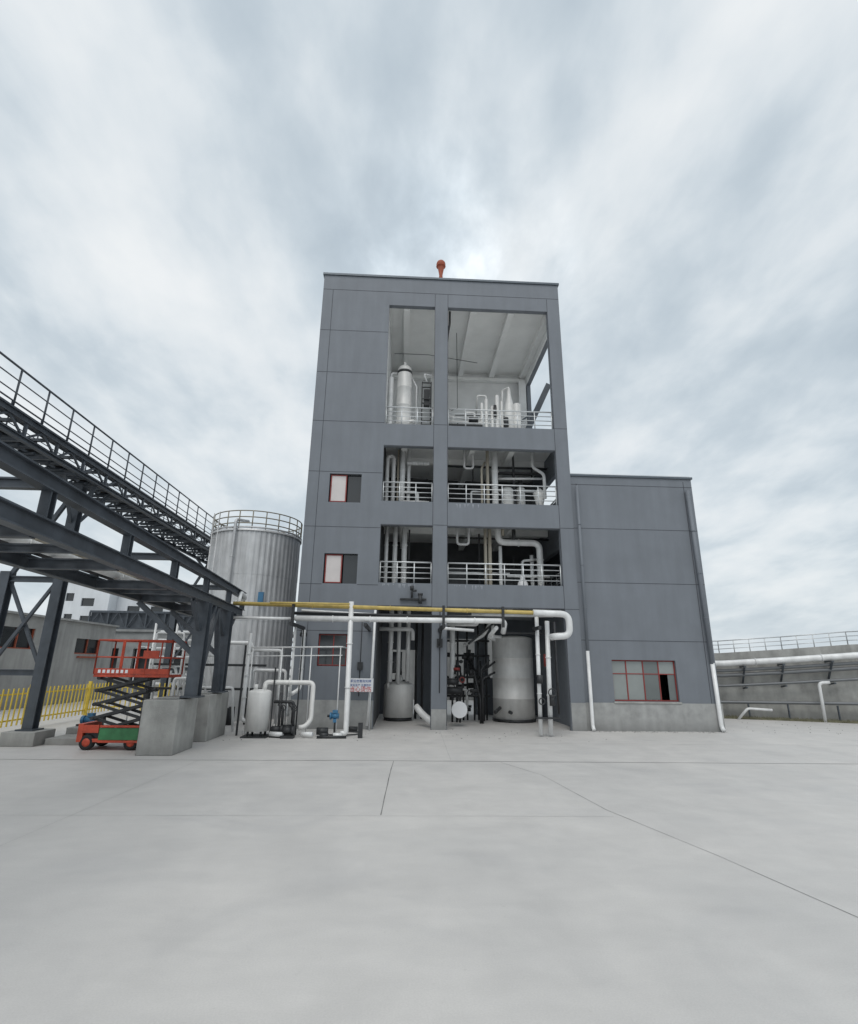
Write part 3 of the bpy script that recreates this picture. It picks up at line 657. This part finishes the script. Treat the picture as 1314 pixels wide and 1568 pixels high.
fin(bm,'footings',CONC,E,0.02)

# ------------------------------------------------------------ scissor lift
E=empty('scissor_lift')
lx0,lx1,ly0,ly1=-6.02,-4.82,-3.62,-3.0
bm=new(); box(bm,lx0,lx1,ly0,ly1,.14,.20); box(bm,lx0,lx0+.10,ly0,ly1,.201,.46); box(bm,lx1-.06,lx1,ly0,ly1,.201,.40)
box(bm,lx0+.1,lx0+.38,ly0,ly0+.02,.3,.44); box(bm,lx0+.41,lx1-.06,ly0-.03,ly0-.017,.135,.175); box(bm,lx0+.41,lx1-.06,ly0-.03,ly0-.017,.40,.44)
zp=1.30; px0,px1=-5.92,-4.50
box(bm,px0,px1,ly0,ly1,zp,zp+.05); box(bm,px0,px1,ly0-.01,ly0+.01,zp+.052,zp+.16)
for (a,b) in (((px0,ly0),(px1,ly0)),((px0,ly1),(px1,ly1)),((px0,ly0),(px0,ly1)),((px1,ly0),(px1,ly1)),((px0+.5,ly0),(px0+.5,ly1))):
    rail(bm,(a[0],a[1],zp+.05),(b[0],b[1],zp+.05),.64,2,.42,.014,.016,.018)
box(bm,px0+.9,px0+1.2,ly0-.05,ly0-.02,zp+.35,zp+.5)
fin(bm,'chassis_and_platform',LRED,E,0.008)
bm=new(); box(bm,lx0+.40,lx1-.08,ly0-.015,ly0+.02,.18,.39); box(bm,lx0+.40,lx1-.08,ly1-.02,ly1+.015,.18,.39); fin(bm,'side_trays',GREEN,E,0.01)
bm=new()
for yy in (ly0+.08,ly1-.08):
    zs=[.30,.55,.80,1.05,1.28]
    for a,b in zip(zs[:-1],zs[1:]):
        beam(bm,(lx0+.18,yy,a),(lx1-.12,yy,b),.035,.05); beam(bm,(lx1-.12,yy+.05,a),(lx0+.18,yy+.05,b),.035,.05)
    for z in zs: cyl(bm,(lx0+.18,yy-.03,z),(lx0+.18,yy+.08,z),.035,8); cyl(bm,(lx1-.12,yy-.03,z),(lx1-.12,yy+.08,z),.035,8)
for z in (.55,1.05): cyl(bm,(lx0+.18,ly0+.08,z),(lx0+.18,ly1-.08,z),.03,8); cyl(bm,(lx1-.12,ly0+.08,z),(lx1-.12,ly1-.08,z),.03,8)
box(bm,lx0+.12,lx1-.08,ly0+.06,ly1-.06,.203,.30)
fin(bm,'scissor_arms',DARK,E)
bm=new()
for x in (lx0+.19,lx1-.2):
    for yy in (ly0-.005,ly1-.09): lathe(bm,(x,yy,.135),(0,1,0),[(0,.10),(.015,.135),(.085,.135),(.1,.10)],24)
fin(bm,'tyres',BLACK,E)
bm=new()
for x in (lx0+.19,lx1-.2): lathe(bm,(x,ly0-.012,.135),(0,1,0),[(0,.03),(.008,.08),(.03,.08)],16)
fin(bm,'wheel_hubs',LRED,E)
bm=new()
for i in range(7): box(bm,px0+.08+i*.085,px0+.13+i*.085,ly0-.014,ly0-.011,zp+.075,zp+.135)
fin(bm,'lettering',SIGNW,E)

# ------------------------------------------------------------ fence and left clutter
E=empty('safety_fence')
bm=new(); fx=lambda y:-9.0-.02*y
y=-9.0
while y<3.2:
    x=fx(y); box(bm,x-.012,x+.012,y-.014,y+.014,.12,.95)
    y+=.17
for z in (.22,.8): box(bm,-9.06,-9.035,-9,3.2,z,z+.035)
for yy in (-8,-5.5,-3,-.5,2): box(bm,-9.06,-8.98,yy-.035,yy+.035,0,1.02)
box(bm,-9.0,-6.2,3.2,3.22,.22,.255); box(bm,-9.0,-6.2,3.2,3.22,.8,.835)
x=-9.0
while x<-6.2: box(bm,x-.014,x+.014,3.175,3.197,.12,.95); x+=.16
fin(bm,'pickets_and_rails',YELF,E)
E=empty('concrete_step')
bm=new(); box(bm,-6.95,-6.2,-3.0,-2.3,0,.12); box(bm,-7.0,-6.3,-2.28,-1.6,0,.24); fin(bm,'steps',CONC,E,0.01)
E=empty('blue_pump')
bm=new(); cyl(bm,(-6.85,-1.9,.36),(-6.62,-1.9,.36),.07); box(bm,-6.8,-6.68,-1.96,-1.84,.42,.50); cyl(bm,(-6.92,-1.9,.36),(-6.86,-1.9,.36),.09); fin(bm,'motor',BLUE,E)
bm=new(); box(bm,-6.98,-6.5,-2.0,-1.8,.241,.28); cyl(bm,(-6.62,-1.9,.36),(-6.45,-1.9,.36),.07); fin(bm,'baseplate',DARK,E)
E=empty('street_lamp')
bm=new(); cyl(bm,(-7.6,1.5,0),(-7.6,1.5,1.9),.02,8); pipe(bm,[(-7.6,1.5,1.85),(-7.6,1.5,2.0),(-7.3,1.4,2.0)],.016,8); box(bm,-7.34,-7.18,1.36,1.44,1.96,2.0); fin(bm,'pole_and_head',RAILW,E)

# ------------------------------------------------------------ background buildings
E=empty('workshop_building')
bm=new(); hs=[(-3.0,-1.6,1.9,2.6),(.4,1.8,1.9,2.6),(3.6,5.2,1.95,2.65),(7.7,9.4,1.85,2.45)]
wallgrid(bm,-6,10.5,0,3.06,hs,-13.2,-13,'y'); box(bm,-19,-13.2,10.3,10.5,0,3.06); box(bm,-19,-13.2,-6,-5.8,0,3.06); box(bm,-19,-12.9,-6,10.55,3.065,3.14); fin(bm,'walls',OLDW,E)
bm=new()
for a,b,c,d in hs:
    box(bm,-13.12,-13.1,a,b,c,d)
fin(bm,'window_glass',DGLASS,E)
bm=new()
for a,b,c,d in hs:
    for y in (a,(a+b)/2,b-.04): box(bm,-13.09,-13.04,y,y+.04,c,d)
    box(bm,-13.089,-13.041,a+.04,b-.04,c,c+.04)
box(bm,-12.99,-12.9,7.9,9.3,1.7,1.76)
fin(bm,'window_frames',RUST,E)
E=empty('office_building')
bm=new(); hs=[(-21.4,-20.9,5.2,5.7),(-20.4,-19.6,4.9,5.4),(-21.3,-20.8,3.9,4.4),(-20.3,-19.6,3.9,4.3)]
wallgrid(bm,-21.9,-18.9,0,6.5,hs,20,20.2); box(bm,-18.898,-18.7,20,26,0,6.5); box(bm,-21.9,-21.7,20.21,26,0,6.5); box(bm,-22,-18.6,19.9,26.1,6.505,6.65)
hs2=[(-18.0+i*1.5,-17.2+i*1.5,4.55,5.05) for i in range(6)]
wallgrid(bm,-18.69,-8,0,5.8,hs2,21,21.2); box(bm,-18.69,-8,20.9,26,5.805,5.9); fin(bm,'walls',WHB,E)
bm=new()
for a,b,c,d in hs: box(bm,a,b,20.1,20.12,c,d)
for a,b,c,d in hs2: box(bm,a,b,21.1,21.12,c,d)
fin(bm,'windows',DGLASS,E)
E=empty('gallery_bridge')
bm=new();
for z in (3.35,4.35): box(bm,-18.6,-9,18,18.12,z,z+.12)
x=-18.6
while x<-9:
    beam(bm,(x,18.06,3.4),(x,18.06,4.4),.08,.08); beam(bm,(x,18.06,3.4),(x+.55,18.06,4.4),.06,.05); beam(bm,(x+1.1,18.06,3.4),(x+.55,18.06,4.4),.06,.05); x+=1.1
box(bm,-18.6,-9,18.2,19.4,3.5,4.42)
for x in (-18,-14,-10.5): box(bm,x-.12,x+.12,18.3,18.6,0,3.35)
fin(bm,'truss',STEEL,E)
E=empty('plant_shed')
bm=new(); wallgrid(bm,-17.5,-5.6,0,3.0,[(-16.5+i*1.6,-15.6+i*1.6,.4,2.2) for i in range(6)],13,13.2); box(bm,-17.6,-5.5,12.9,17,3.005,3.12); fin(bm,'walls',mat('shed_wall',(0.28,0.29,0.29),0.9,var=.2),E)
bm=new(); box(bm,-17.4,-5.7,13.6,13.65,0,2.9); fin(bm,'shutters',DKWALL,E)
E=empty('backdrop_building')  # added backdrop, covers the bright sky behind the ground-floor rear openings
bm=new(); wallgrid(bm,-4,9,0,3.6,[(-3+i*2.0,-2+i*2.0,1.2,2.2) for i in range(6)],12,12.2); box(bm,-4.1,9.1,11.9,17,3.605,3.75); box(bm,-4,-3.8,12.21,17,0,3.6); box(bm,8.8,9,12.21,17,0,3.6); fin(bm,'walls',OLDW,E)
bm=new(); box(bm,-3.7,8.7,12.6,12.65,0,3.5); fin(bm,'windows',DGLASS,E)
E=empty('yard_piping')
bm=new(); random.seed(5)
for i in range(7):
    z=.8+i*.32; cyl(bm,(-9.5,6.5+.1*i,z),(-2.9,6.5+.1*i,z),.05,8)
for i in range(8):
    x=-9.4+i*.8; cyl(bm,(x,6.4,0),(x,6.4,3.0),.045,8)
for i in range(10):
    x=random.uniform(-6.5,-4); y=random.uniform(-.9,.9); h=random.uniform(1.0,2.4); pipe(bm,[(x,y,0),(x,y,h),(x+random.uniform(.3,.9),y,h),(x+random.uniform(.9,1.0),y,0)],random.uniform(.025,.055),8)
fin(bm,'pipes',WHITE,E)
bm=new()
for i in range(9):
    x=random.uniform(-6.6,-4); y=random.uniform(-.9,1.0); cyl(bm,(x,y,0),(x,y,random.uniform(.4,2.0)),random.uniform(.03,.09),8)
box(bm,-6.6,-3.6,.2,.26,1.5,1.56); box(bm,-6.6,-3.6,.2,.26,.9,.96); box(bm,-6.7,-6.2,3.3,5,.0,1.6)
fin(bm,'supports',DARK,E)

# ------------------------------------------------------------ right retaining wall, pipeline and railing
E=empty('retaining_wall')
W=[(8.4,5.4,2.1),(11.34,4.4,2.14),(13.2,3.72,2.28),(15.0,3.0,2.44),(19,1.4,2.62),(26,-1.5,2.8)]
def seg_wall(bm,pts,th,z0f,z1f,off=0):
    for (a,b) in zip(pts[:-1],pts[1:]):
        d=Vector((b[0]-a[0],b[1]-a[1])).normalized(); n=Vector((-d.y,d.x))
        A=Vector(a[:2])+n*off; Bq=Vector(b[:2])+n*off; A2=A+n*th; B2=Bq+n*th
        v=[bm.verts.new(V(p.x,p.y,z)) for p,z in ((A,z0f(a)),(Bq,z0f(b)),(B2,z0f(b)),(A2,z0f(a)),(A,z1f(a)),(Bq,z1f(b)),(B2,z1f(b)),(A2,z1f(a)))]
        for f in ((3,2,1,0),(4,5,6,7),(0,1,5,4),(1,2,6,5),(2,3,7,6),(3,0,4,7)): bm.faces.new([v[i] for i in f])
bm=new(); seg_wall(bm,W,.5,lambda p:0,lambda p:p[2]-.34); seg_wall(bm,W,.3,lambda p:p[2]-.338,lambda p:p[2],-.06); fin(bm,'wall',CONC,E)
bm=new()
for a,b in zip(W[:-1],W[1:]): rail(bm,(a[0],a[1],a[2]),(b[0],b[1],b[2]),.42,3,.55,.012,.016,.018)
fin(bm,'railing',RAILW,E)
P=empty('yard_pipeline')
def along(off,zf):
    out=[]
    for i,w in enumerate(W):
        a=W[max(i-1,0)]; b=W[min(i+1,len(W)-1)]; d=Vector((b[0]-a[0],b[1]-a[1])).normalized(); n=Vector((-d.y,d.x)); q=Vector(w[:2])+n*off; out.append((q.x,q.y,zf(w)))
    return out
bm=new(); pipe(bm,along(-.45,lambda w:w[2]-.36),.10,flanges=1.5,bend=.05)
pipe(bm,[(13.9,2.75,1.22),(13.62,2.86,1.2),(13.6,2.86,.0)],.05,bend=.12); pipe(bm,[(11.2,3.6,.0),(11.5,3.5,.35),(12.2,3.3,.32)],.04)
fin(bm,'insulated_pipe',WHITE,P)
bm=new(); pipe(bm,along(-.35,lambda w:w[2]-.60),.05,flanges=2,bend=.05); pipe(bm,along(-.3,lambda w:w[2]-.76),.06,flanges=2,bend=.05); pipe(bm,along(-.3,lambda w:w[2]-1.10),.045,bend=.05)
pipe(bm,along(-.3,lambda w:.28+.02*w[0]),.05,bend=.05); fin(bm,'small_pipes',mat('grey_pipe',(0.17,0.18,0.19),0.45,0.3),P)
bm=new()
for x in (9.5,11.9,13.0,14.3,15.8,17.5,20):
    for a,b in zip(W[:-1],W[1:]):
        if a[0]<=x<b[0]:
            t=(x-a[0])/(b[0]-a[0]); y=a[1]+(b[1]-a[1])*t; z=a[2]+(b[2]-a[2])*t
            beam(bm,(x,y-.02,z-.5),(x-.2,y-.6,z-.5),.06,.06); beam(bm,(x,y-.02,z-1.05),(x-.2,y-.55,z-.52),.05,.05); beam(bm,(x,y-.02,z-1.22),(x-.12,y-.42,z-1.18),.05,.05)
            beam(bm,(x-.1,y-.3,0),(x-.1,y-.3,.5),.04,.04)
fin(bm,'brackets',STEEL,P)
E=empty('grass_verge')
bm=new(); seg_wall(bm,W,.55,lambda p:.0,lambda p:.035,-.65)
random.seed(11)
for i in range(2200):
    t=random.random(); x=10.5+t*10; y=4.7-(x-10.5)*.385-random.uniform(.1,.75); h=random.uniform(.03,.13)
    dx=random.uniform(-.04,.04)
    bm.faces.new([bm.verts.new(V(x,y,.005)),bm.verts.new(V(x+.03,y+.01,.005)),bm.verts.new(V(x+dx,y,h))])
fin(bm,'soil_and_tufts',SOIL,E)

# ------------------------------------------------------------ world / light
sun_el=math.radians(56); sun_az=math.radians(192)   # azimuth from +Y towards +X
sd=Vector((math.sin(sun_az)*math.cos(sun_el),math.cos(sun_az)*math.cos(sun_el),math.sin(sun_el)))
w=bpy.data.worlds.new("World"); scene.world=w; w.use_nodes=True
nt=w.node_tree; N=nt.nodes; L=nt.links; N.clear()
outn=N.new('ShaderNodeOutputWorld')
sky=N.new('ShaderNodeTexSky'); sky.sky_type='NISHITA'; sky.sun_disc=False; sky.sun_elevation=sun_el; sky.sun_rotation=sun_az; sky.air_density=1.5; sky.dust_density=3
b1=N.new('ShaderNodeBackground'); b1.inputs['Strength'].default_value=0.10; L.new(sky.outputs[0],b1.inputs['Color'])
tc=N.new('ShaderNodeTexCoord'); sp=N.new('ShaderNodeSeparateXYZ'); L.new(tc.outputs['Generated'],sp.inputs[0])
def math_(op,a,b=None,c=None,clamp=False):
    n=N.new('ShaderNodeMath'); n.operation=op; n.use_clamp=clamp
    for i,v in enumerate((a,b,c)):
        if v is None: continue
        if isinstance(v,(int,float)): n.inputs[i].default_value=v
        else: L.new(v,n.inputs[i])
    return n.outputs[0]
zz=math_('ADD',math_('MAXIMUM',sp.outputs['Z'],0.0),0.26)
u=math_('DIVIDE',sp.outputs['X'],zz); v=math_('DIVIDE',sp.outputs['Y'],zz)
cb=N.new('ShaderNodeCombineXYZ'); L.new(u,cb.inputs[0]); L.new(v,cb.inputs[1])
def wn(sc,scl,det,ro,dist,loc=(0,0,0),rot=0.0):
    mp=N.new('ShaderNodeMapping'); mp.inputs['Scale'].default_value=scl; mp.inputs['Location'].default_value=loc; mp.inputs['Rotation'].default_value=(0,0,rot)
    L.new(cb.outputs[0],mp.inputs['Vector'])
    n=N.new('ShaderNodeTexNoise'); n.inputs['Scale'].default_value=sc; n.inputs['Detail'].default_value=det; n.inputs['Roughness'].default_value=ro; n.inputs['Distortion'].default_value=dist
    L.new(mp.outputs[0],n.inputs['Vector']); return n.outputs['Fac']
a=wn(3.0,(1.15,.72,1),6,.5,.2,(3.1,1.7,0),.2); b=wn(8.5,(1.1,.7,1),5,.55,.15,(7,2,0),-.1); c=wn(1.2,(1,.8,1),3,.5,.2,(2.3,9,0))
m=math_('ADD',math_('ADD',math_('MULTIPLY',a,.48),math_('MULTIPLY',b,.17)),math_('MULTIPLY',c,.35))
cr=N.new('ShaderNodeValToRGB'); cr.color_ramp.interpolation='B_SPLINE'; e=cr.color_ramp.elements
e[0].position=.33; e[0].color=(.46,.54,.61,1); e[1].position=.64; e[1].color=(.95,.97,.975,1)
e2=cr.color_ramp.elements.new(.44); e2.color=(.60,.68,.74,1); e3=cr.color_ramp.elements.new(.52); e3.color=(.76,.82,.86,1)
L.new(m,cr.inputs['Fac'])
# thin bright patch in the cloud layer
gd=Vector((.07,.76,.65)).normalized()
dn=N.new('ShaderNodeVectorMath'); dn.operation='DOT_PRODUCT'; L.new(tc.outputs['Generated'],dn.inputs[0]); dn.inputs[1].default_value=gd
gl=math_('POWER',math_('MAXIMUM',dn.outputs['Value'],0.0),90.0)
gl=math_('MULTIPLY',gl,math_('POWER',math_('MULTIPLY',b,1.9),3.0))
gm=math_('MULTIPLY_ADD',gl,0.25,1.0)
hz=math_('POWER',math_('SUBTRACT',1.0,math_('MAXIMUM',sp.outputs['Z'],0.0),clamp=True),7.0)
mh=N.new('ShaderNodeMix'); mh.data_type='RGBA'; L.new(math_('MULTIPLY',hz,.6),mh.inputs[0]); L.new(cr.outputs[0],mh.inputs[6]); mh.inputs[7].default_value=(.70,.78,.84,1)
b2=N.new('ShaderNodeBackground'); L.new(mh.outputs[2],b2.inputs['Color']); L.new(gm,b2.inputs['Strength'])
ms=N.new('ShaderNodeMixShader'); ms.inputs[0].default_value=.92; L.new(b1.outputs[0],ms.inputs[1]); L.new(b2.outputs[0],ms.inputs[2]); L.new(ms.outputs[0],outn.inputs[0])
w.cycles.sampling_method='MANUAL'; w.cycles.sample_map_resolution=512

sl=bpy.data.lights.new('sun','SUN'); sl.energy=1.15; sl.angle=math.radians(35); sl.color=(1,.96,.91)
so=bpy.data.objects.new('sun',sl); col.objects.link(so); so.rotation_euler=sd.to_track_quat('Z','Y').to_euler()

# ------------------------------------------------------------ camera
cam=bpy.data.cameras.new('camera'); cam.sensor_fit='VERTICAL'; cam.sensor_height=36; cam.lens=36*801.1/1568; cam.clip_end=2000; cam.clip_start=.05
co=bpy.data.objects.new('camera',cam); col.objects.link(co)
R=Matrix.Rotation(math.radians(-2.63),4,'Z')@Matrix.Rotation(math.radians(16.3),4,'X')@Matrix.Rotation(math.radians(-.76),4,'Y')@Matrix.Rotation(math.radians(90),4,'X')
co.matrix_world=Matrix.Translation(V(0,-14.46,1.6))@R
scene.camera=co
scene.view_settings.view_transform='Standard'; scene.view_settings.look='None'; scene.view_settings.exposure=0
